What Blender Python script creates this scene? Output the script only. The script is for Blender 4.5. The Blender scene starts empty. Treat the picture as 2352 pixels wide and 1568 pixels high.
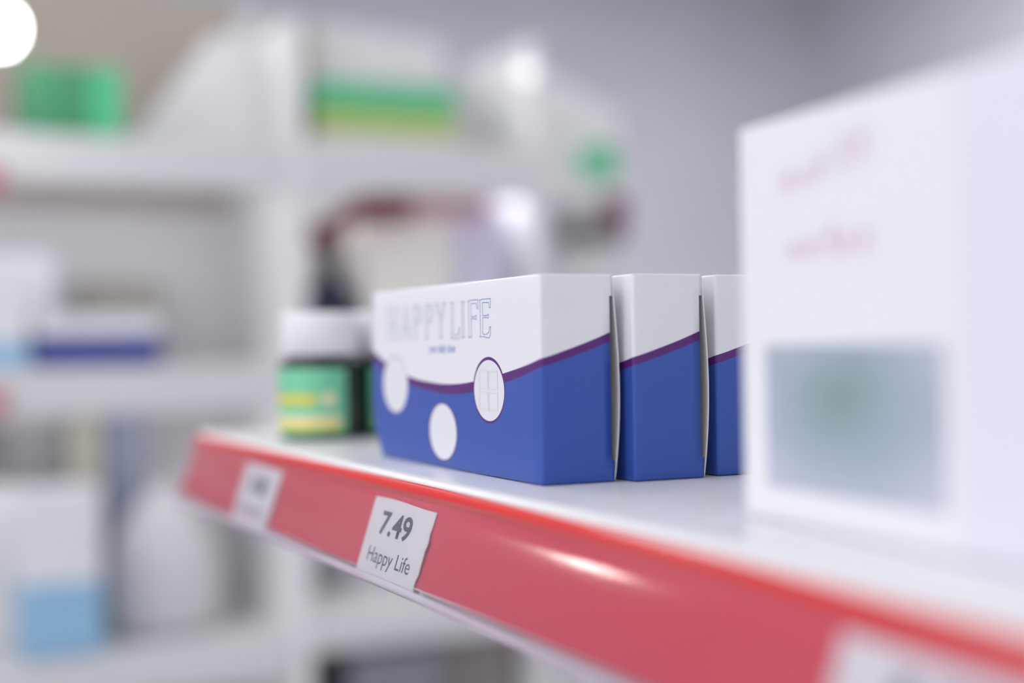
import bpy, bmesh, math, random
from mathutils import Vector, Matrix
random.seed(7)
scene = bpy.context.scene
C = scene.collection
SH = 1.25                       # height of the shelf surface above the floor (m)
mm = 0.001

# ------------------------------------------------------------------ camera
cd = bpy.data.cameras.new('camera'); cam = bpy.data.objects.new('camera', cd); C.objects.link(cam)
scene.camera = cam
R_ = Vector((0.90517483, -0.42475361, -0.01558511)); U_ = Vector((0.01310264, -0.00876506, 0.99987574)); F_ = Vector((0.42483743, 0.90526656, 0.00236852))
M_ = Matrix((R_, U_, -F_)).transposed().to_4x4(); M_.translation = Vector((-0.17599, 0, 0.0435 + SH))
cam.matrix_world = M_
cd.sensor_width = 36; cd.lens = 36 * 3287.3 / 2352; cd.clip_start = 0.01
cd.dof.use_dof = True; cd.dof.focus_distance = 0.467; cd.dof.aperture_fstop = 2.8; cd.dof.aperture_blades = 0

# ------------------------------------------------------------------ view, world, lights
vs = scene.view_settings
vs.view_transform = 'Standard'; vs.look = 'None'; vs.gamma = 1; vs.use_curve_mapping = False; vs.exposure = 0.0
w = bpy.data.worlds.new('world'); scene.world = w; w.use_nodes = True
w.node_tree.nodes['Background'].inputs[0].default_value = (0.8, 0.82, 0.9, 1); w.node_tree.nodes['Background'].inputs[1].default_value = 0.35

def area(name, loc, target, sx, sy, power, col=(0.96, 0.96, 1.0)):
    l = bpy.data.lights.new(name, 'AREA'); l.shape = 'RECTANGLE'; l.size = sx; l.size_y = sy; l.energy = power; l.color = col
    o = bpy.data.objects.new(name, l); C.objects.link(o); o.location = loc
    o.rotation_euler = (Vector(target) - Vector(loc)).to_track_quat('-Z', 'Y').to_euler()
    return o
CEIL = 2.8
PANELS = [(-1.1, 0.45), (-1.9, -1.6), (1.6, 1.2), (-0.6, 3.2), (2.4, 3.2)]
PW = [6, 2, 4, 48, 28]
for (x, y), pw in zip(PANELS, PW):
    area('ceiling_panel_light', (x, y, CEIL - 0.05), (x, y, 0), 1.16, 0.56, pw)
area('shop_front_daylight', (0.2, -2.93, 1.5), (0.2, 0, 1.5), 5.0, 2.0, 7)       # added fill from behind the camera, for end faces and far bays
area('side_window_daylight', (-3.12, 0.0, 1.5), (0, 0.0, 1.5), 3.6, 1.8, 10)      # added fill from the aisle side, for the carton fronts

# ------------------------------------------------------------------ helpers
def mat(name, col, rough=0.5, spec=0.5, metal=0, coat=0, emit=None, estr=0, noise=0):
    m = bpy.data.materials.new(name); m.use_nodes = True; nt = m.node_tree; b = nt.nodes['Principled BSDF']
    b.inputs['Base Color'].default_value = (*col, 1); b.inputs['Roughness'].default_value = rough
    b.inputs['Specular IOR Level'].default_value = spec; b.inputs['Metallic'].default_value = metal
    b.inputs['Coat Weight'].default_value = coat; b.inputs['Coat Roughness'].default_value = 0.08
    if emit: b.inputs['Emission Color'].default_value = (*emit, 1); b.inputs['Emission Strength'].default_value = estr
    if noise:
        n = nt.nodes.new('ShaderNodeTexNoise'); n.inputs['Scale'].default_value = noise; n.inputs['Detail'].default_value = 4
        tc = nt.nodes.new('ShaderNodeTexCoord'); nt.links.new(tc.outputs['Object'], n.inputs['Vector'])
        r = nt.nodes.new('ShaderNodeValToRGB'); r.color_ramp.elements[0].position = 0.3; r.color_ramp.elements[1].position = 0.7
        r.color_ramp.elements[0].color = (*[c * 0.93 for c in col], 1); r.color_ramp.elements[1].color = (*[min(1, c * 1.04) for c in col], 1)
        nt.links.new(n.outputs['Fac'], r.inputs['Fac']); nt.links.new(r.outputs['Color'], b.inputs['Base Color'])
    return m
def srgb(h):
    h = h.lstrip('#'); v = [int(h[i:i + 2], 16) / 255 for i in (0, 2, 4)]
    return tuple(c / 12.92 if c <= .04045 else ((c + .055) / 1.055) ** 2.4 for c in v)

def link(name, me, parent=None, loc=(0, 0, 0)):
    o = bpy.data.objects.new(name, me); C.objects.link(o); o.location = loc
    if parent: o.parent = parent
    return o
def thing(name, label, cat, loc=(0, 0, 0), rz=0, group=None):
    o = bpy.data.objects.new(name, None); C.objects.link(o); o.location = loc; o.rotation_euler = (0, 0, rz)
    o.empty_display_size = 0.02
    o['label'] = label; o['category'] = cat
    if group: o['group'] = group
    return o
def tag(o, label, cat, group=None):
    o['label'] = label; o['category'] = cat
    if group: o['group'] = group
    return o
def struct(o): o['kind'] = 'structure'; return o

class MB:
    def __init__(s): s.v = []; s.f = []; s.m = []; s.uv = {}
    def box(s, a, b, mi=0):
        i = len(s.v); (x0, y0, z0), (x1, y1, z1) = a, b
        s.v += [(x0, y0, z0), (x1, y0, z0), (x1, y1, z0), (x0, y1, z0), (x0, y0, z1), (x1, y0, z1), (x1, y1, z1), (x0, y1, z1)]
        for q in ((0, 3, 2, 1), (4, 5, 6, 7), (0, 1, 5, 4), (1, 2, 6, 5), (2, 3, 7, 6), (3, 0, 4, 7)):
            s.f.append([i + k for k in q]); s.m.append(mi)
        return s
    def poly(s, pts, mi=0):
        i = len(s.v); s.v += [tuple(p) for p in pts]; s.f.append(list(range(i, i + len(pts)))); s.m.append(mi); return s
    def prism(s, pts, d, mi=0):      # polygon swept along vector d
        i = len(s.v); n = len(pts); s.v += [tuple(p) for p in pts] + [tuple(Vector(p) + Vector(d)) for p in pts]
        s.f.append(list(range(i, i + n))[::-1]); s.f.append(list(range(i + n, i + 2 * n))); s.m += [mi, mi]
        for k in range(n):
            k2 = (k + 1) % n; s.f.append([i + k, i + k2, i + n + k2, i + n + k]); s.m.append(mi)
        return s
    def grid(s, rows, mi=0, close=False):
        i = len(s.v); n = len(rows[0])
        for r in rows: s.v += [tuple(p) for p in r]
        for a in range(len(rows) - 1):
            for b in range(n if close else n - 1):
                b2 = (b + 1) % n
                s.f.append([i + a * n + b, i + a * n + b2, i + (a + 1) * n + b2, i + (a + 1) * n + b]); s.m.append(mi)
        return s
    def lathe(s, prof, seg=48, mi=0, c=(0, 0)):
        rows = [[(c[0] + r * math.cos(2 * math.pi * k / seg), c[1] + r * math.sin(2 * math.pi * k / seg), z) for k in range(seg)] for r, z in prof]
        return s.grid(rows, mi, True)
    def ribbon(s, pts, wd, nrm, closed=False, mi=0, lift=0):
        nrm = Vector(nrm).normalized(); n = len(pts); P = [Vector(p) + nrm * lift for p in pts]; L = []; Rr = []
        for k in range(n):
            a = P[(k - 1) % n] if closed or k else P[k]; b = P[(k + 1) % n] if closed or k < n - 1 else P[k]
            t1 = (P[k] - a); t2 = (b - P[k])
            if t1.length < 1e-9: t1 = t2
            if t2.length < 1e-9: t2 = t1
            t1 = t1.normalized(); t2 = t2.normalized()
            t = (t1 + t2); t = t.normalized() if t.length > 1e-6 else t1
            sd = nrm.cross(t); cs = max(0.45, sd.dot(nrm.cross(t1)))
            L.append(P[k] + sd * wd / 2 / cs); Rr.append(P[k] - sd * wd / 2 / cs)
        if closed: L.append(L[0]); Rr.append(Rr[0])
        return s.grid([L, Rr], mi)
    def build(s, name, mats, parent=None, smooth=False, bevel=0, loc=(0, 0, 0), fix=True, solid=0):
        me = bpy.data.meshes.new(name); me.from_pydata(s.v, [], s.f)
        for m_ in (mats if isinstance(mats, (list, tuple)) else [mats]): me.materials.append(m_)
        for k, p in enumerate(me.polygons): p.material_index = s.m[k]; p.use_smooth = bool(smooth)
        if fix:
            bm = bmesh.new(); bm.from_mesh(me); bmesh.ops.remove_doubles(bm, verts=bm.verts, dist=1e-7)
            bmesh.ops.recalc_face_normals(bm, faces=bm.faces); bm.to_mesh(me); bm.free()
        o = link(name, me, parent, loc)
        if solid:
            q = o.modifiers.new('solid', 'SOLIDIFY'); q.thickness = solid; q.offset = -1
        if bevel:
            q = o.modifiers.new('bevel', 'BEVEL'); q.width = bevel; q.segments = 3; q.limit_method = 'ANGLE'; q.harden_normals = True
            for p in me.polygons: p.use_smooth = True
        return o

def text_mesh(body, height, width=None, bold=0, shear=0, name='text'):
    cu = bpy.data.curves.new(name, 'FONT'); cu.body = body; cu.size = 1; cu.offset = bold; cu.shear = shear; cu.resolution_u = 6
    o = bpy.data.objects.new(name, cu); C.objects.link(o)
    dg = bpy.context.evaluated_depsgraph_get(); me = bpy.data.meshes.new_from_object(o.evaluated_get(dg))
    bpy.data.objects.remove(o); bpy.data.curves.remove(cu)
    xs = [v.co.x for v in me.vertices]; ys = [v.co.y for v in me.vertices]
    x0, x1, y0, y1 = min(xs), max(xs), min(ys), max(ys)
    for v in me.vertices:
        v.co.x = (v.co.x - x0) / (x1 - x0) * (width or (x1 - x0) / (y1 - y0) * height); v.co.y = (v.co.y - y0) / (y1 - y0) * height; v.co.z = 0
    return me
def map_mesh(me, fn):
    for v in me.vertices: v.co = fn(v.co.x, v.co.y)
    return me

# ------------------------------------------------------------------ materials
M = {}
M['white'] = mat('white_metal', srgb('#e9e8ec'), 0.4, 0.4)
M['shelf'] = mat('shelf_enamel', (0.88, 0.88, 0.90), 0.30, 0.4)
M['edge'] = mat('white_edge', (0.80, 0.80, 0.81), 0.45, 0.3)
M['wall'] = mat('wall_paint', srgb('#cbc8d0'), 0.85, 0.2, noise=2)
M['ceil'] = mat('ceiling_paint', (0.75, 0.75, 0.76), 0.9, 0.2)
M['floor'] = mat('floor_tile', (0.55, 0.55, 0.57), 0.35, 0.4, noise=3)
M['paper'] = mat('paper_white', (0.86, 0.86, 0.88), 0.6, 0.3)
M['card_in'] = mat('carton_inside', (0.80, 0.79, 0.79), 0.7, 0.2)
M['blueink'] = mat('outline_blue_ink', srgb('#3f68b4'), 0.5, 0.3)
M['paleink'] = mat('slogan_ink', srgb('#93abdc'), 0.5, 0.3)
M['cream'] = mat('icon_cream', srgb('#e6e2e2'), 0.5, 0.3)
M['red'] = mat('price_strip_red', srgb('#e0302e'), 0.5, 0.2)
M['redbody'] = mat('price_strip_body', srgb('#ea3c5a'), 0.6, 0.1)
M['labink'] = mat('label_ink', srgb('#4a5666'), 0.6, 0.2)
M['labpaper'] = mat('label_paper', (0.93, 0.93, 0.95), 0.65, 0.2)
M['jar'] = mat('jar_black_glass', (0.008, 0.012, 0.012), 0.15, 0.5)
M['lid'] = mat('jar_white_lid', (0.92, 0.92, 0.93), 0.4, 0.4)
M['jargreen'] = mat('jar_label_green', srgb('#7cd4a6'), 0.4, 0.4)
M['jaryel'] = mat('jar_label_yellow', srgb('#e8d850'), 0.5, 0.3)
M['jarcream'] = mat('jar_label_cream', srgb('#fce8c0'), 0.5, 0.3)
M['grey'] = mat('grey_print', srgb('#9fa3a8'), 0.6, 0.3)

def clear_plastic(name, tint=(1, 1, 1), gloss=0.06, haze=0.05):
    m = bpy.data.materials.new(name); m.use_nodes = True; nt = m.node_tree; nt.nodes.clear()
    out = nt.nodes.new('ShaderNodeOutputMaterial'); tr = nt.nodes.new('ShaderNodeBsdfTransparent'); tr.inputs[0].default_value = (*tint, 1)
    gl = nt.nodes.new('ShaderNodeBsdfGlossy'); gl.inputs['Roughness'].default_value = gloss
    df = nt.nodes.new('ShaderNodeBsdfDiffuse'); df.inputs[0].default_value = (0.85, 0.8, 0.9, 1)
    fr = nt.nodes.new('ShaderNodeFresnel'); fr.inputs[0].default_value = 1.5
    m1 = nt.nodes.new('ShaderNodeMixShader'); m1.inputs[0].default_value = haze
    m2 = nt.nodes.new('ShaderNodeMixShader')
    nt.links.new(tr.outputs[0], m1.inputs[1]); nt.links.new(df.outputs[0], m1.inputs[2])
    nt.links.new(fr.outputs[0], m2.inputs[0]); nt.links.new(m1.outputs[0], m2.inputs[1]); nt.links.new(gl.outputs[0], m2.inputs[2])
    nt.links.new(m2.outputs[0], out.inputs[0]); return m
M['clear'] = clear_plastic('clear_strip_cover', (1, 0.98, 1.0), 0.11, 0.07)
M['clearfold'] = clear_plastic('clear_strip_fold', (0.90, 0.85, 0.95), 0.2, 0.6)

# ------------------------------------------------------------------ carton with the printed wave
CW, CL, CH = 25.8, 151.6, 65.0
def carton_print():
    m = bpy.data.materials.new('carton_print'); m.use_nodes = True; nt = m.node_tree; N = nt.nodes; L = nt.links
    b = N['Principled BSDF']; b.inputs['Roughness'].default_value = 0.42; b.inputs['Specular IOR Level'].default_value = 0.4
    uv = N.new('ShaderNodeUVMap'); uv.uv_map = 'print'
    sp = N.new('ShaderNodeSeparateXYZ'); L.new(uv.outputs[0], sp.inputs[0])   # u: (d+160)/200, v: z/65
    def curve(pts):
        fc = N.new('ShaderNodeFloatCurve'); cv = fc.mapping.curves[0]
        P = [((d + 160) / 200, z / 65) for d, z in pts]
        cv.points[0].location = P[0]; cv.points[1].location = P[-1]
        for q in P[1:-1]: cv.points.new(*q)
        fc.mapping.update(); L.new(sp.outputs[0], fc.inputs['Value']); return fc.outputs[0]
    top = curve([(-160, 46.0), (-155.2, 43.8), (-137.6, 37.4), (-111.7, 32.0), (-91.9, 30.3), (-73.3, 29.8), (-52.1, 31.0), (-25.7, 34.3), (0, 38.9), (9.2, 41.5), (25, 47.0), (40, 54)])
    bot = curve([(-160, 42.2), (-156.4, 40.3), (-137.7, 34.2), (-111.7, 29.1), (-92, 27.3), (-71.5, 26.3), (-52.3, 27.5), (-25.8, 31.2), (0, 36.3), (9.2, 38.8), (25, 44.3), (40, 52)])
    def math_(op, a, bb):
        n = N.new('ShaderNodeMath'); n.operation = op
        for k, x in enumerate((a, bb)):
            if isinstance(x, (int, float)): n.inputs[k].default_value = x
            else: L.new(x, n.inputs[k])
        return n.outputs[0]
    def mix(fac, a, bb):
        n = N.new('ShaderNodeMix'); n.data_type = 'RGBA'; L.new(fac, n.inputs[0])
        for k, x in ((6, a), (7, bb)):
            if isinstance(x, tuple): n.inputs[k].default_value = (*x, 1)
            else: L.new(x, n.inputs[k])
        return n.outputs[2]
    def ell(cx, cz, a, bb):
        dx = math_('DIVIDE', math_('SUBTRACT', sp.outputs[0], (cx + 160) / 200), a / 200)
        dz = math_('DIVIDE', math_('SUBTRACT', sp.outputs[1], cz / 65), bb / 65)
        return math_('LESS_THAN', math_('ADD', math_('MULTIPLY', dx, dx), math_('MULTIPLY', dz, dz)), 1.0)
    white = (0.83, 0.83, 0.87); blue = srgb('#3656ac'); purple = srgb('#581e74')
    col = mix(math_('LESS_THAN', sp.outputs[1], top), white, purple)
    col = mix(math_('LESS_THAN', sp.outputs[1], bot), col, blue)
    lil = srgb('#c3bbd6')
    for (cx, cz, a, bb, ring, inn, off) in ((-38.6, 28.45, 12.9, 11.0, purple, (12.1, 10.1), -0.12), (-126.5, 28.8, 13.2, 11.0, lil, (12.7, 10.5), -0.15), (-79.2, 12.7, 13.2, 10.5, purple, (12.5, 9.95), 0.05)):
        col = mix(ell(cx, cz, a, bb), col, ring)
        col = mix(ell(cx, cz + off, *inn), col, (0.80, 0.80, 0.85))
    L.new(col, b.inputs['Base Color'])
    return m
M['print'] = carton_print()

def carton_shell():
    """sheet wrapping far end, front and near end with rounded folds, rounded rims onto top and bottom"""
    r = 1.1; W, Ln, H = CW, CL, CH
    path = []    # (x, y, nx, ny, d)  nx,ny outward normal
    def add(x, y, nx, ny, d): path.append((x, y, nx, ny, d))
    for t in (W, W * .5, r): add(t, Ln, 0, 1, -(Ln + t))
    for k in range(1, 4):
        a = math.pi / 2 + k * math.pi / 8; add(r + r * math.cos(a), Ln - r + r * math.sin(a), math.cos(a), math.sin(a), -(Ln - r * .2))
    n = 24
    for k in range(n + 1): y = (Ln - r) + (2 * r - Ln) * k / n; add(0, y, -1, 0, -y)
    for k in range(1, 4):
        a = math.pi + k * math.pi / 8; add(r + r * math.cos(a), r + r * math.sin(a), math.cos(a), math.sin(a), -r + 2 * r * k / 4)
    for k in range(9): x = r + (W - 1.25 - r) * k / 8; add(x, 0, 0, -1, x)
    end_main = len(path)
    add(W - .25, 0, 0, -1, W - .25)
    zs = [(0.5, 0.0)]; 
    rr = .7
    zrows = [(0.0, rr)] + [(rr - rr * math.cos(a), rr - rr * math.sin(a)) for a in (math.pi / 6, math.pi / 3)] + [(rr, 0)]
    zrows += [(z, 0) for z in (3.2, 6.5, 11, 16, 22, 34, 47, 58.2)]
    zrows += [(H - rr, 0)] + [(H - rr + rr * math.sin(a), rr - rr * math.cos(a)) for a in (math.pi / 6, math.pi / 3)] + [(H, rr)]
    verts = []; uvs = []
    for z, ins in zrows:
        for (x, y, nx, ny, d) in path:
            fw = max(0.0, (y - (CL - 26)) / 26); dy = fw * (1.0 - 10.0 * max(0.0, 1 - z / 17) ** 1.6)
            verts.append(((x - nx * ins) * mm, (y - ny * ins + dy) * mm, z * mm)); uvs.append(((d + 160) / 200, z / 65))
    npth = len(path); faces = []
    zi = [z for z, _ in zrows]
    for a in range(len(zrows) - 1):
        for k in range(npth - 1):
            if k >= end_main - 1 and zi[a] >= 6.4 and zi[a + 1] <= 58.3: continue       # side slot of the tucked flap
            faces.append((a * npth + k, a * npth + k + 1, (a + 1) * npth + k + 1, (a + 1) * npth + k))
    top = [(len(zrows) - 1) * npth + k for k in range(npth)]; bot = list(range(npth))
    # close the caps along the back edge
    faces.append(tuple(top)); faces.append(tuple(reversed(bot)))
    me = bpy.data.meshes.new('carton_body'); me.from_pydata(verts, [], faces)
    ul = me.uv_layers.new(name='print')
    for p in me.polygons:
        for li in p.loop_indices: ul.data[li].uv = uvs[me.loops[li].vertex_index]
        p.use_smooth = True
    for p in me.polygons[-2:]: p.use_smooth = False; p.material_index = 0
    me.materials.append(M['print']); me.materials.append(M['card_in'])
    bm = bmesh.new(); bm.from_mesh(me); bmesh.ops.recalc_face_normals(bm, faces=bm.faces); bm.faces.ensure_lookup_table()
    fr = min(bm.faces, key=lambda f: (f.calc_center_median() - Vector((0, CL * .0005, CH * .0005))).length)
    if fr.normal.x > 0: bmesh.ops.reverse_faces(bm, faces=bm.faces)
    bm.to_mesh(me); bm.free()
    return me

GL = {  # outlined capitals with flared serifs, unit box
 'H': [[(0, 1), (.30, 1), (.26, .95), (.26, .50), (.74, .50), (.74, .95), (.70, 1), (1, 1), (.95, .95), (.95, .05), (1, 0), (.70, 0), (.74, .05), (.74, .42), (.26, .42), (.26, .05), (.30, 0), (0, 0), (.05, .05), (.05, .95)]],
 'A': [[(.40, 1), (.60, 1), (.97, .05), (1, 0), (.74, 0), (.76, .05), (.68, .28), (.32, .28), (.24, .05), (.26, 0), (0, 0), (.03, .05)], [(.5, .84), (.65, .36), (.35, .36)]],
 'P': [[(0, 1), (.7, 1), (.9, .93), (1, .78), (.9, .58), (.7, .48), (.30, .46), (.30, .05), (.36, 0), (0, 0), (.06, .05), (.06, .95)], [(.30, .93), (.62, .92), (.76, .78), (.62, .55), (.30, .53)]],
 'Y': [[(0, 1), (.28, 1), (.26, .95), (.5, .58), (.78, .95), (.74, 1), (1, 1), (.95, .95), (.62, .45), (.62, .05), (.67, 0), (.35, 0), (.40, .05), (.40, .45), (.04, .95)]],
 'L': [[(0, 1), (.36, 1), (.30, .95), (.28, .08), (.62, .06), (.86, .14), (.92, .28), (1, .28), (.95, -.02), (.6, -.03), (0, 0), (.06, .05), (.06, .95)]],
 'I': [[(0, 1), (1, 1), (.8, .95), (.8, .05), (1, 0), (0, 0), (.2, .05), (.2, .95)]],
 'F': [[(0, 1), (.3, 1.02), (1, 1.02), (.98, .78), (.90, .78), (.84, .92), (.30, .93), (.30, .57), (.62, .56), (.80, .60), (.80, .48), (.62, .51), (.30, .51), (.30, .05), (.36, 0), (0, 0), (.06, .05), (.06, .94)]],
 'E': [[(0, 1), (.3, 1.02), (1, 1.02), (.98, .78), (.90, .78), (.84, .92), (.28, .93), (.28, .58), (.60, .57), (.80, .61), (.80, .50), (.60, .52), (.28, .52), (.28, .08), (.55, .06), (.82, .12), (.90, .26), (1, .27), (.97, .06), (.85, -.03), (.6, -.02), (.35, .01), (0, 0), (.06, .05), (.06, .94)]],
}
def carton_lettering():
    b = MB()
    for ch, s0, s1 in (('H', 133, 123.5), ('A', 119, 109.5), ('P', 106, 98.5), ('P', 94.5, 86.5), ('Y', 84, 75), ('L', 70.2, 62.4), ('I', 60.8, 58.0), ('F', 54.8, 46.3), ('E', 45.2, 36.2)):
        for loop in GL[ch]:
            pts = [(-0.06 * mm, (s0 + (s1 - s0) * x) * mm, (46.1 + 12.3 * z) * mm) for x, z in loop]
            b.ribbon(pts, 0.19 * mm, (-1, 0, 0), closed=True)
    return b
def make_carton(label):
    t = thing('medicine_carton', label, 'box', group=None)
    me = carton_shell(); body = link('carton_body', me, t)
    sd = body.modifiers.new('solid', 'SOLIDIFY'); sd.thickness = 0.35 * mm; sd.offset = -1
    sd.material_offset = 1; sd.material_offset_rim = 1
    # bowed back panel (thin board)
    b = MB(); rows = []
    for k in range(17):
        z = 0.3 + (CH - .6) * k / 16; bow = 2.1 * math.sin(math.pi * (k / 16) ** 0.85) ** 1.1
        rows.append([((CW - .35 + bow + ox) * mm, y * mm, z * mm) for ox, y in ((0, 0.2), (0, CL - 12), (.38, CL - 12), (.38, 0.2))])
    b.grid(rows, 0, True); b.f.append([0, 1, 2, 3]); b.m.append(0); n = len(b.v); b.f.append([n - 1, n - 2, n - 3, n - 4]); b.m.append(0)
    bp = b.build('back_panel', M['card_in'], t, smooth=False); bp['label'] = 'bowed white cardboard back panel'
    # folded inner dust flap just behind the slot
    carton_lettering().build('lettering', M['blueink'], t, fix=False)
    me = map_mesh(text_mesh('your daily dose', 4.0 * mm, 24.8 * mm, bold=0.012, shear=0.25), lambda x, y: Vector((-0.06 * mm, 91.3 * mm - x, 40.0 * mm + y)))
    me.materials.append(M['paleink']); link('slogan', me, t)
    b = MB()
    for (s0, z0) in ((46.3, 28.9), (38.6, 28.9), (46.3, 21.9), (38.6, 21.9)):
        b.ribbon([(-0.06 * mm, s * mm, z * mm) for s, z in ((s0, z0), (s0 - 6.9, z0), (s0 - 6.9, z0 + 5.8), (s0, z0 + 5.8))], 0.4 * mm, (-1, 0, 0), closed=True)
    b.build('window_icon', M['cream'], t, fix=False)
    return t
def copy_tree(o, parent=None):
    c = o.copy(); C.objects.link(c); c.parent = parent
    for ch in list(o.children): copy_tree(ch, c)
    return c
c1 = make_carton('blue and white carton nearest the price strip, its lettered front in view')
c1.location = (0.018, 0.39338, SH + 0.0002)
c2 = copy_tree(c1); c2.location = (0.0481, 0.3887, SH + 0.0002)
c2['label'] = 'middle one of three blue and white medicine cartons in a row on the shelf'
c3 = copy_tree(c1); c3.location = (0.0799, 0.3906, SH + 0.0002)
c3['label'] = 'blue and white carton farthest back, half hidden by the big white box'
for c in (c1, c2, c3): c['group'] = 'blue and white medicine cartons on the shelf'

# ------------------------------------------------------------------ near gondola: shelf, price strip
gon = thing('shelving_gondola', 'white shop shelf in front with a red price strip along its edge', 'shelf', (0, 0, SH))
Y0, Y1 = -0.45, 0.765
b = MB(); b.box((0.0, Y0, -0.028), (0.36, Y1, 0)); b.build('shelf_board', M['shelf'], gon)
# rounded white nosing
b = MB(); prof = [(0.001, 0.0), (-0.0012, -0.0001), (-0.0026, -0.0007), (-0.0034, -0.0018), (-0.0036, -0.004), (-0.0036, -0.026), (0.001, -0.026)]
b.grid([[(x, y, z) for x, z in prof] for y in (Y0, Y1)]); b.build('shelf_nosing', M['edge'], gon, smooth=True)
b = MB(); b.box((0.362, Y0, -1.25), (0.385, Y1, 0.004)); b.build('back_panel', M['white'], gon)
b = MB(); b.box((0.0, Y0, -1.25), (0.362, Y1, -1.10)); b.build('base_plinth', M['white'], gon, bevel=.004)
for yy in (Y0 + .02, Y1 - .05):
    b = MB(); b.prism([(0.362, yy, -0.029), (0.12, yy, -0.029), (0.362, yy, -0.16)], (0, 0.02, 0)); b.build('bracket', M['white'], gon)
def drop(y): return 0 if y > .45 else -0.045 * (.45 - max(y, .1)) ** 2
SY = [Y0, -.2, 0.0, .1, .14, .18, .22, .26, .30, .34, .38, .42, .46, .55, .65, Y1]
def strip(prof, ys=SY): return [[(x, y, z + drop(y)) for x, z in prof] for y in ys]
def L2(pp): return [(a * mm, c * mm) for a, c in pp]
lip = L2([(-3.2, -2.2), (-3.8, -1.8), (-4.6, -2.5), (-5.1, -3.8), (-5.4, -5.4), (-5.5, -6.5)])
b = MB(); b.grid(strip(lip)); st = b.build('price_strip', M['red'], gon, smooth=True)
body = L2([(-4.6, -5.0), (-5.1, -6.5), (-7.7, -14.2), (-8.9, -20), (-13.3, -32.4)])
b = MB(); b.grid(strip(body + L2([(-12.4, -32.6), (-4, -8)]))); sb = b.build('strip_backing', M['redbody'], st, smooth=False)
sb['label'] = 'darker red backing behind the clear cover'
cov = L2([(-5.2, -4.6), (-6.3, -6.2), (-8.4, -11.5), (-11.0, -19), (-13.6, -27), (-15.2, -33.2)])
ys2 = [y for y in SY[:-1]] + [Y1, Y1 + .014]
b = MB(); b.grid(strip(cov, ys2)); b.build('clear_cover', M['clear'], st, smooth=True)
fold = L2([(-15.2, -33.2), (-16.0, -35.2), (-15.2, -36.2), (-13.8, -35.2), (-13.0, -33.0)])
b = MB(); b.grid(strip(fold, ys2)); b.build('clear_fold', M['clearfold'], st, smooth=True)

# price labels behind the clear cover (slanted plane)
PN = Vector((-24.7, 0, 8.0)).normalized(); PU = Vector((8.0, 0, 24.7)).normalized(); PO = Vector((-6.0 * mm, 0, -8.8 * mm))
def lab(u, v, y_left, lift=0.0):   # u to the right (towards the near end), v up
    y = y_left - u
    return PO + Vector((0, y, drop(y))) + PU * v + PN * lift
def price_label(y_left, width, h0, label, torn=False, seed=1):
    rnd = random.Random(seed)
    top = [(u, 0.0 + (0.35 * math.sin(u / width * 5.2) * mm if torn else 0)) for u in [width * k / 10 for k in range(11)]]
    right = []
    for k in range(1, 14):
        f = k / 14; right.append((width * (1 - .03 * f) + (rnd.uniform(-.7, .5) * mm if torn and k > 3 else 0), -h0 * f))
    pts = top + right + [(width * .97, -h0), (0, -h0)]
    b = MB(); n = 12
    us = [p for p in pts]
    b.poly([lab(u, v, y_left, 0.35 * mm) for u, v in us])
    o = b.build('price_label', M['labpaper'], None, fix=False, loc=(0, 0, SH), solid=0.0001)
    return tag(o, label, 'price label')
def lab_text(parent, body, y_left, u0, v0, wd, h, bold, name):
    me = map_mesh(text_mesh(body, h, wd, bold=bold), lambda x, y: lab(u0 + x, v0 + y, y_left, 0.50 * mm))
    me.materials.append(M['labink']); return link(name, me, parent)
p1 = price_label(.4752, .0567, .0262, 'white paper price label reading 7.49 in the red price strip', torn=True)
lab_text(p1, '7.49', .4752, .0115, -.0123, .0285, .0083, .022, 'price_text')
lab_text(p1, 'Happy Life', .4752, .0075, -.0235, .0397, .0068, 0.0, 'product_text')
p2 = price_label(.6510, .0590, .0270, 'blurred white price label at the far left end of the red price strip')
def marks(parent, y_left, spans, name):
    b = MB()
    for (u0, u1, v0, v1) in spans:
        b.poly([lab(u, v, y_left, 0.50 * mm) for u, v in ((u0, v0), (u1, v0), (u1, v1), (u0, v1))])
    return b.build(name, M['labink'], parent, fix=False)
marks(p2, .6510, [(.0175, .0235, -.0125, -.0050), (.0265, .0270, -.0125, -.0115), (.0300, .0350, -.0125, -.0050), (.0365, .0415, -.0125, -.0050)], 'price_text')
marks(p2, .6510, [(.008 + k * .0045, .0095 + k * .0045, -.0222, -.0182) for k in range(9)], 'product_text')
p3 = price_label(.2172, .0560, .0262, 'large out of focus white price label at the lower right corner')
marks(p3, .2172, [(.0170, .0225, -.0122, -.0048), (.0250, .0262, -.0122, -.0110), (.0285, .0335, -.0122, -.0048), (.0355, .0405, -.0122, -.0048)], 'price_text')

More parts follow.
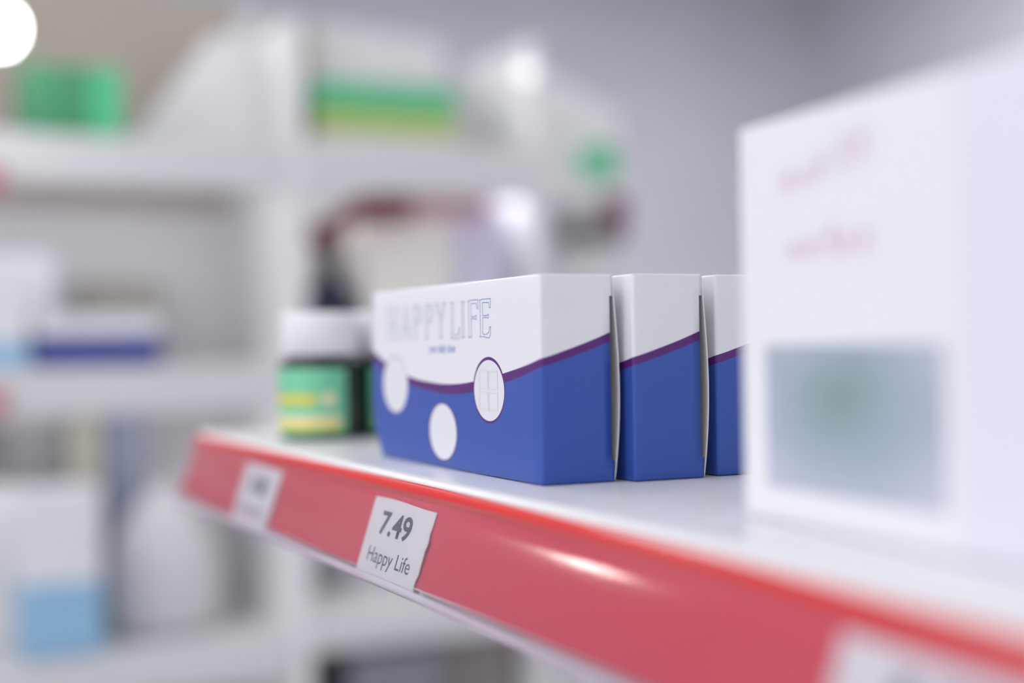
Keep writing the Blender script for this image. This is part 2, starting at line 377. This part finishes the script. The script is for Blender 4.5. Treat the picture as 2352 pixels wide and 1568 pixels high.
# ------------------------------------------------------------------ big white box at the right
bx = thing('white_box', 'large blurred white box with a grey green picture, at the right edge', 'box', (0.0195, 0.178, SH), math.radians(-3.57))
BL, BH, BD = 0.1203, 0.0962, 0.038
b = MB(); b.box((0, 0, 0.0002), (BD, BL, BH)); b.build('box_body', M['paper'], bx, bevel=.0010)
def picture_mat():
    m = bpy.data.materials.new('box_picture'); m.use_nodes = True; nt = m.node_tree; N = nt.nodes; L = nt.links; bs = N['Principled BSDF']; bs.inputs['Roughness'].default_value = 0.5
    tc = N.new('ShaderNodeTexCoord'); mp = N.new('ShaderNodeMapping'); L.new(tc.outputs['Generated'], mp.inputs[0])
    mp.inputs['Location'].default_value = (0, -0.60, -0.66); mp.inputs['Scale'].default_value = (0, 1.1, 1.0)
    ln = N.new('ShaderNodeVectorMath'); ln.operation = 'LENGTH'; L.new(mp.outputs[0], ln.inputs[0])
    ns = N.new('ShaderNodeTexNoise'); ns.inputs['Scale'].default_value = 3.0; L.new(tc.outputs['Generated'], ns.inputs['Vector'])
    ad = N.new('ShaderNodeMath'); ad.operation = 'MULTIPLY_ADD'; L.new(ns.outputs['Fac'], ad.inputs[0]); ad.inputs[1].default_value = 0.35; L.new(ln.outputs['Value'], ad.inputs[2])
    r = N.new('ShaderNodeValToRGB'); L.new(ad.outputs[0], r.inputs[0]); e = r.color_ramp.elements
    e[0].position = 0.15; e[0].color = (*srgb('#8b9c9c'), 1); e[1].position = 0.95; e[1].color = (*srgb('#c2c6d6'), 1)
    k = e.new(0.5); k.color = (*srgb('#a0b0bd'), 1)
    L.new(r.outputs[0], bs.inputs['Base Color']); return m
M['picture'] = picture_mat()
def face(y, z): return (-0.0001, y - 0.178, z)
b = MB(); b.grid([[face(.2870 + (.2205 - .2870) * k / 8, z) for k in range(9)] for z in (.0085, .0250, .0425)])
b.build('picture_panel', M['picture'], bx, fix=False)['label'] = 'grey green and pale blue printed picture'
b = MB(); b.poly([face(.2160, .0008), face(.1790, .0008), face(.1790, .0952), face(.2160, .0952)])
b.build('side_stripe', mat('pale_lavender_print', (0.80, 0.79, 0.88), 0.5), bx, fix=False)
b = MB()
for row, z0, ys_ in ((0, .0775, (.2765, .2690, .2625, .2540, .2470)), (1, .0620, (.2740, .2670, .2590, .2530, .2460))):
    for k, y in enumerate(ys_):
        hgt = (.0060, .0045, .0065, .0085, .0080)[(k + row) % 5] if row == 0 else (.0045, .0050, .0075, .0050, .0055)[k]
        zz = z0 + (k * .0010 if row == 0 else 0)
        pts = [face(y + s * .0018, zz + t * hgt) for s, t in ((1, 0), (.6, 1), (0, .45), (-.6, 1), (-1, 0))]
        b.ribbon(pts, .0009, (-1, 0, 0), lift=0.00005)
b.build('lettering', mat('faded_red_print', srgb('#e6c0cc'), 0.5), bx, fix=False)

# ------------------------------------------------------------------ jars
def make_jar(label, loc, rz):
    t = thing('supplement_jar', label, 'jar', loc, rz, 'dark jars with green labels')
    Rr = .0195
    b = MB(); b.lathe([(0, 0), (Rr * .86, 0), (Rr * .97, .0012), (Rr, .0035), (Rr, .0345), (Rr * .97, .0370), (Rr * .88, .0385), (Rr * .80, .0395), (0, .0395)])
    b.build('jar_body', M['jar'], t, smooth=True)
    b = MB(); rows = [(0, .0398)]; R2 = .0178
    b.lathe([(0, .0398), (R2, .0398), (R2, .0582), (R2 * .96, .0600), (R2 * .86, .0606), (0, .0606)])
    lid = b.build('lid', M['lid'], t, smooth=True)
    b = MB()
    for k in range(60):
        a = k * math.tau / 60; b.prism([((R2 - .0002) * math.cos(a + s), (R2 - .0002) * math.sin(a + s), .0410) for s in (-.02, .02)] + [((R2 + .0004) * math.cos(a), (R2 + .0004) * math.sin(a), .0410)], (0, 0, .0165))
    b.build('lid_ribs', M['lid'], lid)
    def wrap(a0, a1, z0, z1, name, m, lift, par, wob=0):
        b = MB(); n = 40; rr = Rr + lift
        b.grid([[(rr * math.cos(a0 + (a1 - a0) * k / n), rr * math.sin(a0 + (a1 - a0) * k / n), z + wob * math.sin(k * .5)) for k in range(n + 1)] for z in (z0, z1)])
        return b.build(name, m, par, smooth=True, fix=False)
    lb = wrap(-2.35, 2.35, .0030, .0340, 'jar_label', M['jargreen'], .00008, t)
    wrap(0.08, 2.18, .0072, .0115, 'label_band', M['jarcream'], .00016, lb)
    wrap(0.08, 2.18, .0052, .0082, 'label_band', M['jaryel'], .00020, lb, .0003)
    wrap(0.08, 1.60, .0170, .0215, 'label_lettering', M['jaryel'], .00016, lb, .0004)
    wrap(-2.2, -1.75, .0052, .0115, 'label_band', M['jaryel'], .00016, lb)
    b = MB(); cz, ca = .0195, 1.88; pts = []
    for k in range(20):
        a = k * math.tau / 20; r2 = .0030; aa = ca + r2 * math.cos(a) / Rr
        pts.append(((Rr + .0003) * math.cos(aa), (Rr + .0003) * math.sin(aa), cz + r2 * math.sin(a)))
    b.poly(pts); b.build('label_seal', M['jarcream'], lb, fix=False)
    return t
# local angle 0 of the label; view direction from the camera is about +Y, so the seen side faces -Y
make_jar('dark jar with green and yellow label and white lid, left of the pair', (.0328, .6634, SH), math.radians(-203))
make_jar('dark jar with green label and white lid, half hidden behind the nearest carton', (.0713, .6712, SH), math.radians(-5))

# ------------------------------------------------------------------ facing shelving unit, out of focus
YB = 1.5; DB = 0.27
def P(v): return v * mm
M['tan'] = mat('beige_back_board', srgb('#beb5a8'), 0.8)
M['greyback'] = mat('grey_back_board', srgb('#e6e4e6'), 0.8)
M['lip'] = mat('shelf_lip_white', (0.74, 0.735, 0.75), 0.6, 0.3)  # same white metal as the unit, toned darker to dim its lips
M['unit'] = mat('unit_white', (0.87, 0.86, 0.87), 0.6, 0.3)
M['darkred'] = mat('dark_red_strip', srgb('#6a0e1c'), 0.5)
M['pinkred'] = mat('pink_red_strip', srgb('#cc8490'), 0.5)
u = thing('shelving_unit', 'tall white shelving unit in the blurred background', 'shelf', (0, YB, 0))
def zz(v): return SH + v * mm
XL, XD0, XD1, XR = -0.36, .264, .284, .560
b = MB(); b.box((XD0, 0, 0), (XD1, DB, zz(402)), 0); b.build('divider_panel', M['unit'], u, bevel=.003)
b = MB(); b.box((XL - .02, 0, 0), (XL, DB, zz(470))); b.build('side_panel', M['unit'], u, bevel=.003)
b = MB(); b.box((XR, 0, 0), (XR + .008, DB, zz(402))); b.build('side_panel', M['unit'], u, bevel=.003)
b = MB(); b.box((XL, DB, 0), (XD1, DB + .012, zz(215))); b.build('back_board', M['greyback'], u)
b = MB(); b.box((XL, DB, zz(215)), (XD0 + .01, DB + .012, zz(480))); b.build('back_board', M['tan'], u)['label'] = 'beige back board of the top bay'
b = MB(); b.prism([(XD1, DB, 0), (XR, DB, 0), (XR, DB, zz(450)), (XD1, DB, zz(470))], (0, .012, 0)); b.build('back_board', M['unit'], u)
b = MB(); b.box((XD1 + .022, .235, zz(272)), (XD1 + .085, .265, zz(455))); b.build('upright_board', M['tan'], u)['label'] = 'beige upright beside the divider'  # added board, its beige stands for cast shade on the back board
b = MB()
b.prism([(XD0 - .002, .115, zz(402)), (XD0 - .052, .115, zz(402)), (XD0 - .155, .115, zz(264.4)), (XD0 - .002, .115, zz(264.4))], (0, .008, 0)); b.build('gusset_panel', M['unit'], u)
# shelves, left bay: (top z, lip height)
for top, lip_ in ((264, 52), (28, 50), (-268, 46)):
    b = MB(); b.box((XL, 0.012, zz(top - 24)), (XD0, DB, zz(top - 4))); sh = b.build('shelf', M['unit'], u)
    b = MB(); b.box((XL, 0, zz(top - lip_)), (XD0 - .001, .012, zz(top))); b.build('shelf_lip', M['lip'], sh, bevel=.004)
for top, lip_ in ((272, 60), (-245, 44)):
    b = MB(); b.box((XD1, 0.012, zz(top - 24)), (XR, DB, zz(top - 4))); sh = b.build('shelf', M['unit'], u)
    b = MB(); b.box((XD1, 0, zz(top - lip_)), (XR, .012, zz(top))); b.build('shelf_lip', M['lip'], sh, bevel=.004)
# dark red strip under the right bay's shelf, bending down at its left end
b = MB(); path = [(.287, 168), (.305, 170), (.322, 184), (.338, 196), (.36, 200), (.405, 202)]
b.grid([[(x, -.004, zz(z - 17)) , (x, -.004, zz(z + 11)), (x, .002, zz(z + 11)), (x, .002, zz(z - 17))] for x, z in path], 0, True)
b.build('red_strip', M['darkred'], u)
b = MB(); b.box((.406, -.004, zz(191)), (.50, .002, zz(211.5))); b.build('red_strip', mat('faded_red_strip', srgb('#b08a92'), 0.5), u)['label'] = 'faded pale red strip'
for z in (215, -6, -470):
    b = MB(); b.box((XL, -.006, zz(z - 14)), (-.028, -.001, zz(z + 14))); b.build('red_strip', M['pinkred'], u)

def carton(name, label, cat, x0, x1, z0, z1, m, group=None, depth=.09, y=None, top=None, topm=None, base=None, basem=None):
    """plain carton on the far unit: body with an optional coloured upper or lower band"""
    yy = (YB + .02) if y is None else y
    t = thing(name, label, cat, ((x0 + x1) / 2, yy, zz(z0)), 0, group); hw = (x1 - x0) / 2; H = P(z1 - z0)
    b = MB(); b.box((-hw, 0, 0), (hw, depth, H)); b.build('carton_body', m, t, bevel=.0008)
    if top: b = MB(); b.box((-hw - .0002, -.0003, H - P(top)), (hw + .0002, depth, H + .0003)); b.build('printed_band', topm, t)
    if base: b = MB(); b.box((-hw - .0002, -.0003, 0.0), (hw + .0002, depth, P(base))); b.build('printed_band', basem, t)
    return t
Mg = mat('green_carton', srgb('#459468'), 0.5); Mg2 = mat('bright_green_carton', srgb('#55c890'), 0.5)
Mol = mat('olive_green_print', srgb('#b4cc74'), 0.5); Mpw = mat('pale_carton', (0.84, 0.84, 0.88), 0.5); Mbl = mat('dark_blue_print', srgb('#0c2690'), 0.5)
Mlb = mat('light_blue_print', srgb('#98c4e4'), 0.5); Mcr = mat('cream_carton', srgb('#f4f0e8'), 0.5); Mlv = mat('lavender_carton', srgb('#dcd8ee'), 0.5)
words = ['leftmost', 'middle', 'rightmost']
for k in range(3):
    x = -.004 + k * .0328
    carton('green_carton', f'{words[k]} of three tall green cartons on the top left shelf of the far unit', 'box', x, x + .0318, 264, 337, (Mg, Mg, Mg2)[k], 'tall green cartons on the top left shelf', y=YB + .02)
ords = ['first', 'second', 'third', 'fourth', 'fifth', 'sixth', 'seventh', 'eighth']
for k in range(7):
    x = .302 + k * .0240
    carton('medicine_carton', f'green topped olive carton, {ords[k]} from the left in the upper right row', 'box', x, x + .0232, 272, 340, Mol, 'green topped cartons on the top right shelf', top=30, topm=Mg2, y=YB + .02, base=8, basem=Mpw)
carton('green_carton', 'dark green carton lying behind the left end of the green topped row', 'box', .306, .345, 272, 348, Mg, y=YB + .115, depth=.08)
for k in range(5):
    x = .003 + k * .0250
    carton('medicine_carton', f'small white carton with dark blue base, {ords[k]} from left in the far row', 'box', x, x + .0242, 28, 82, Mpw, 'white cartons with dark blue bases', base=31, basem=Mbl, y=YB + .012)
carton('medicine_carton', 'white carton at the left edge behind the row of blue based cartons', 'box', -.075, .034, 28, 148, Mpw, y=YB + .11, depth=.07)
carton('medicine_carton', 'pale carton with light blue base at the left edge of the picture', 'box', -.07, -.004, 28, 128, Mpw, y=YB + .015, depth=.06, base=26, basem=Mlb)
carton('beige_box', 'dull beige box behind the small blue based cartons', 'box', .075, .165, 28, 122, mat('dull_beige', srgb('#a8a498'), 0.6), y=YB + .19, depth=.06)
carton('cream_carton', 'large cream carton in the right bay beside the dark bottle', 'box', .3575, .463, -22, 196, Mcr, y=YB + .02, depth=.12)
carton('lavender_carton', 'pale lavender carton right of the cream carton', 'box', .468, .535, 60, 200, Mlv, y=YB + .03, depth=.12)
# middle shelf of the right bay that carries them
b = MB(); b.box((XD1, 0.012, zz(-46)), (XR, DB, zz(-22.4))); b.build('shelf', M['unit'], u)
b = MB(); b.box((.466, .028, zz(-22)), (.537, .15, zz(59.6))); b.build('riser', M['unit'], u)
# lower goods
carton('white_carton', 'white carton with a light blue lower half on the lower left shelf', 'box', -.012, .066, -268, -98, Mpw, y=YB + .02, depth=.08, base=76, basem=Mlb)
carton('grey_carton', 'narrow slate blue carton below the blue based row', 'box', .098, .134, -268, -28, mat('slate_blue_carton', srgb('#8a92aa'), 0.6), y=YB + .17, depth=.05)
carton('beige_box', 'narrow pale beige carton left of the slate blue one', 'box', .056, .092, -268, -30, mat('pale_beige_carton', srgb('#b8b4a6'), 0.6), y=YB + .17, depth=.05)
carton('dark_box', 'dark grey box at the left edge below the middle shelf', 'box', -.075, -.012, -98, -38, mat('dark_grey_box', srgb('#6c6a68'), 0.6), y=YB + .14, depth=.05)
b = MB(); b.box((-.08, .12, zz(-268)), (-.008, .24, zz(-98.4))); b.build('riser', M['unit'], u)
# rounded grey pouch
t = thing('grey_pouch', 'soft pale grey pouch right of the white and light blue carton', 'bag', (.150, YB + .12, zz(-268)), 0)
b = MB(); prof = [(0, 0), (.058, 0), (.064, .02), (.064, .06), (.056, .10), (.036, .135), (.016, .155), (0, .16)]
b.lathe([(r, z) for r, z in prof], 32); b.v = [(x, y * .7, z) for x, y, z in b.v]; b.build('pouch_body', mat('pouch_grey', srgb('#dcd9dc'), 0.6), t, smooth=True)
b = MB(); b.box((-.018, -.003, .150), (.018, .003, .172)); b.build('pouch_seal', mat('pouch_seal_grey', srgb('#b8b5b8'), 0.6), t, bevel=.001)
# dark bottle with dropper-like neck
t = thing('dark_bottle', 'navy blue bottle with a slim grey neck behind the left white jar lid', 'bottle', (.323, YB + .045, zz(-22)), 0)
b = MB(); b.lathe([(0, 0), (.031, 0), (.033, .004), (.033, .108), (.029, .126), (.0135, .140), (.0130, .165), (0, .165)], 40); b.build('bottle_body', mat('navy_bottle', srgb('#08143a'), 0.25), t, smooth=True)
b = MB(); b.lathe([(0, .160), (.0145, .160), (.0145, .196), (.012, .200), (0, .200)], 32); b.build('bottle_cap', mat('grey_green_cap', srgb('#63696a'), 0.5), t, smooth=True)
# lower right bay: dark grey box, slate box, brown box
carton('dark_box', 'dark grey box seen just under the red price strip', 'box', .290, .380, -245, -150, mat('charcoal_box', srgb('#909094'), 0.6), y=YB + .15, depth=.08)
b = MB(); b.box((XD1, 0.012, zz(-420)), (XR, DB, zz(-400.4))); b.build('shelf', M['unit'], u)
b = MB(); b.box((XL, 0.012, zz(-480)), (XD0, DB, zz(-460))); b.build('shelf', M['unit'], u)
carton('dark_box', 'slate grey box on the lowest visible shelf under the price strip', 'box', .335, .44, -400, -300, mat('slate_box', srgb('#8c8c98'), 0.6), y=YB + .02, depth=.1)
carton('brown_box', 'grey brown box right of the slate grey box on the lowest shelf', 'box', .445, .55, -400, -290, mat('grey_brown_box', srgb('#96908c'), 0.6), y=YB + .06, depth=.1)
# added fill strips under the shelves, hidden behind the lips, brighten the bays
Ml = mat('strip_lamp_glow', (1, 1, 1), 0.5, emit=(1, 1, 1), estr=0.6)
for x0, x1, z, pw_ in ((XL + .03, XD0 - .02, 247, .20), (XL + .03, XD0 - .02, 3, .21), (XD1 + .01, XR - .01, 247, .22), (XD1 + .01, XR - .01, -47, .09)):
    b = MB(); b.box((x0, .016, zz(z - 8)), (x1, .030, zz(z))); b.build('strip_lamp', Ml, u)
    area('shelf_strip_light', ((x0 + x1) / 2, YB + .035, zz(z - 12)), ((x0 + x1) / 2, YB + .14, zz(z - 110)), x1 - x0, .012, pw_)
# small lamp on the unit's top right corner
t = thing('shelf_lamp', 'small round white lamp at the top right of the far shelving unit', 'lamp', (.542, YB - .02, zz(356)), 0)
Me = mat('lamp_glow', (1, 1, 1), 0.5, emit=(1, .99, .98), estr=0.85)
b = MB(); b.lathe([(0, -.011), (.006, -.0095), (.0105, -.004), (.0115, 0), (.0105, .004), (.006, .0095), (0, .011)], 24); b.build('lamp_bulb', Me, t, smooth=True)
b = MB(); b.box((-.004, .008, -.004), (.004, .021, .004)); b.build('lamp_arm', M['unit'], t)

# end display beyond the unit
e = thing('end_display', 'narrow pale display stand right of the far shelving unit', 'display stand', (.672, 1.72, 0), 0)
b = MB(); b.prism([(.058, .10, 0), (.186, .10, 0), (.186, .10, zz(382)), (.13, .10, zz(402)), (.058, .10, zz(432))], (0, .012, 0)); b.build('back_board', M['unit'], e)
b = MB(); b.box((.0, .0, 0), (.012, .112, zz(425))); b.build('side_panel', M['unit'], e, bevel=.003)
for z in (268, -20, -300):
    b = MB(); b.box((.012, 0, zz(z - 36)), (.134, .098, zz(z))); b.build('shelf', M['unit'], e, bevel=.003)
carton('green_carton', 'small green carton on the narrow display stand beside the far unit', 'box', .766, .798, 268.4, 316, Mg2, y=1.724, depth=.05)
b = MB(); b.box((.098, -.012, zz(205)), (.132, -.001, zz(246))); b.build('price_tag', mat('dull_red_tag', srgb('#7a4a56'), 0.6), e)
b = MB(); b.box((.050, -.004, zz(180)), (.132, .03, zz(206))); b.build('shelf_hook', mat('dull_grey_metal', srgb('#6d6a6c'), 0.5), e)

# lamp at the upper left
t = thing('spot_lamp', 'bright white lamp shining at the upper left edge', 'lamp', (-.036, YB - .06, zz(352)), 0)
Me2 = mat('bright_lamp_glow', (1, 1, 1), 0.5, emit=(1, 1, 1), estr=14)
b = MB(); b.lathe([(0, -.022), (.012, -.019), (.020, -.008), (.021, .006), (.016, .016), (0, .020)], 24); b.build('lamp_bulb', Me2, t, smooth=True)
b = MB(); b.box((-.003, .018, -.003), (.003, .075, .003)); b.build('lamp_arm', M['unit'], t)

# ------------------------------------------------------------------ the room
WX0, WX1, WY0, WY1 = -3.2, 3.6, -3.0, 5.0
def wall(name, a, b_, m):
    q = MB(); q.box(a, b_); return struct(q.build(name, m))
wall('floor', (WX0, WY0, -.1), (WX1, WY1, 0), M['floor'])
wall('ceiling', (WX0, WY0, CEIL), (WX1, WY1, CEIL + .1), M['ceil'])
wall('wall_left', (WX0 - .1, WY0, 0), (WX0, WY1, CEIL), M['wall'])
wall('wall_right', (WX1, WY0, 0), (WX1 + .1, WY1, CEIL), M['wall'])
wall('wall_back', (WX0, WY1, 0), (WX1, WY1 + .1, CEIL), M['wall'])
wall('wall_front', (WX0, WY0 - .1, 0), (WX1, WY0, CEIL), M['wall'])
Mp = mat('ceiling_panel_glow', (1, 1, 1), 0.5, emit=(.97, .97, 1), estr=2.4)
for (x, y) in PANELS:
    t = thing('ceiling_light', 'flat rectangular white ceiling light panel', 'ceiling light', (x, y, CEIL), 0, 'ceiling light panels')
    b = MB(); b.box((-.6, -.3, -.03), (.6, .3, -.001)); b.build('light_frame', M['white'], t)
    b = MB(); b.box((-.58, -.28, -.034), (.58, .28, -.0305)); b.build('diffuser', Mp, t)
# added glowing panes in the front and side walls, filling the room
Md = mat('daylight_glass', (1, 1, 1), 0.3, emit=(.96, .97, 1), estr=0.9)
def big_added_window(n, a, b_, axis):
    f = MB(); q = .06
    (x0, y0, z0), (x1, y1, z1) = a, b_
    if axis == 'y':
        for A, B in (((x0, z0), (x1, z0 + q)), ((x0, z1 - q), (x1, z1)), ((x0, z0 + q), (x0 + q, z1 - q)), ((x1 - q, z0 + q), (x1, z1 - q)), (((x0 + x1) / 2 - q / 2, z0 + q), ((x0 + x1) / 2 + q / 2, z1 - q))): f.box((A[0], y0, A[1]), (B[0], y1, B[1]))
        g = MB().box((x0 + q, y0 + .005, z0 + q), (x1 - q, y0 + .012, z1 - q))
    else:
        for A, B in (((y0, z0), (y1, z0 + q)), ((y0, z1 - q), (y1, z1)), ((y0, z0 + q), (y0 + q, z1 - q)), ((y1 - q, z0 + q), (y1, z1 - q))): f.box((x0, A[0], A[1]), (x1, B[0], B[1]))
        g = MB().box((x0 + .005, y0 + q, z0 + q), (x0 + .012, y1 - q, z1 - q))
    o = struct(f.build('window_%d' % n, M['white'])); g.build('window_pane', Md, o)
big_added_window(2, (-2.4, WY0 + .001, .45), (2.8, WY0 + .04, 2.55), 'y')
big_added_window(3, (WX0 + .001, -1.85, .55), (WX0 + .04, 1.85, 2.45), 'x')
# small glowing pane added on the back wall for the price strip's highlight
wx, wz = -2.44, SH + 1.10
o = MB(); o.box((wx - .125, WY1 - .035, wz - .135), (wx + .125, WY1 - .001, wz - .10)); o.box((wx - .125, WY1 - .035, wz + .10), (wx + .125, WY1 - .001, wz + .135))
o.box((wx - .125, WY1 - .035, wz - .10), (wx - .085, WY1 - .001, wz + .10)); o.box((wx + .085, WY1 - .035, wz - .10), (wx + .125, WY1 - .001, wz + .10))
wf = struct(o.build('window_1', M['white']))
b = MB(); b.box((wx - .085, WY1 - .02, wz - .10), (wx + .085, WY1 - .002, wz + .10)); b.build('window_pane', mat('daylight_pane', (1, 1, 1), 0.5, emit=(1, .93, .86), estr=42), wf)
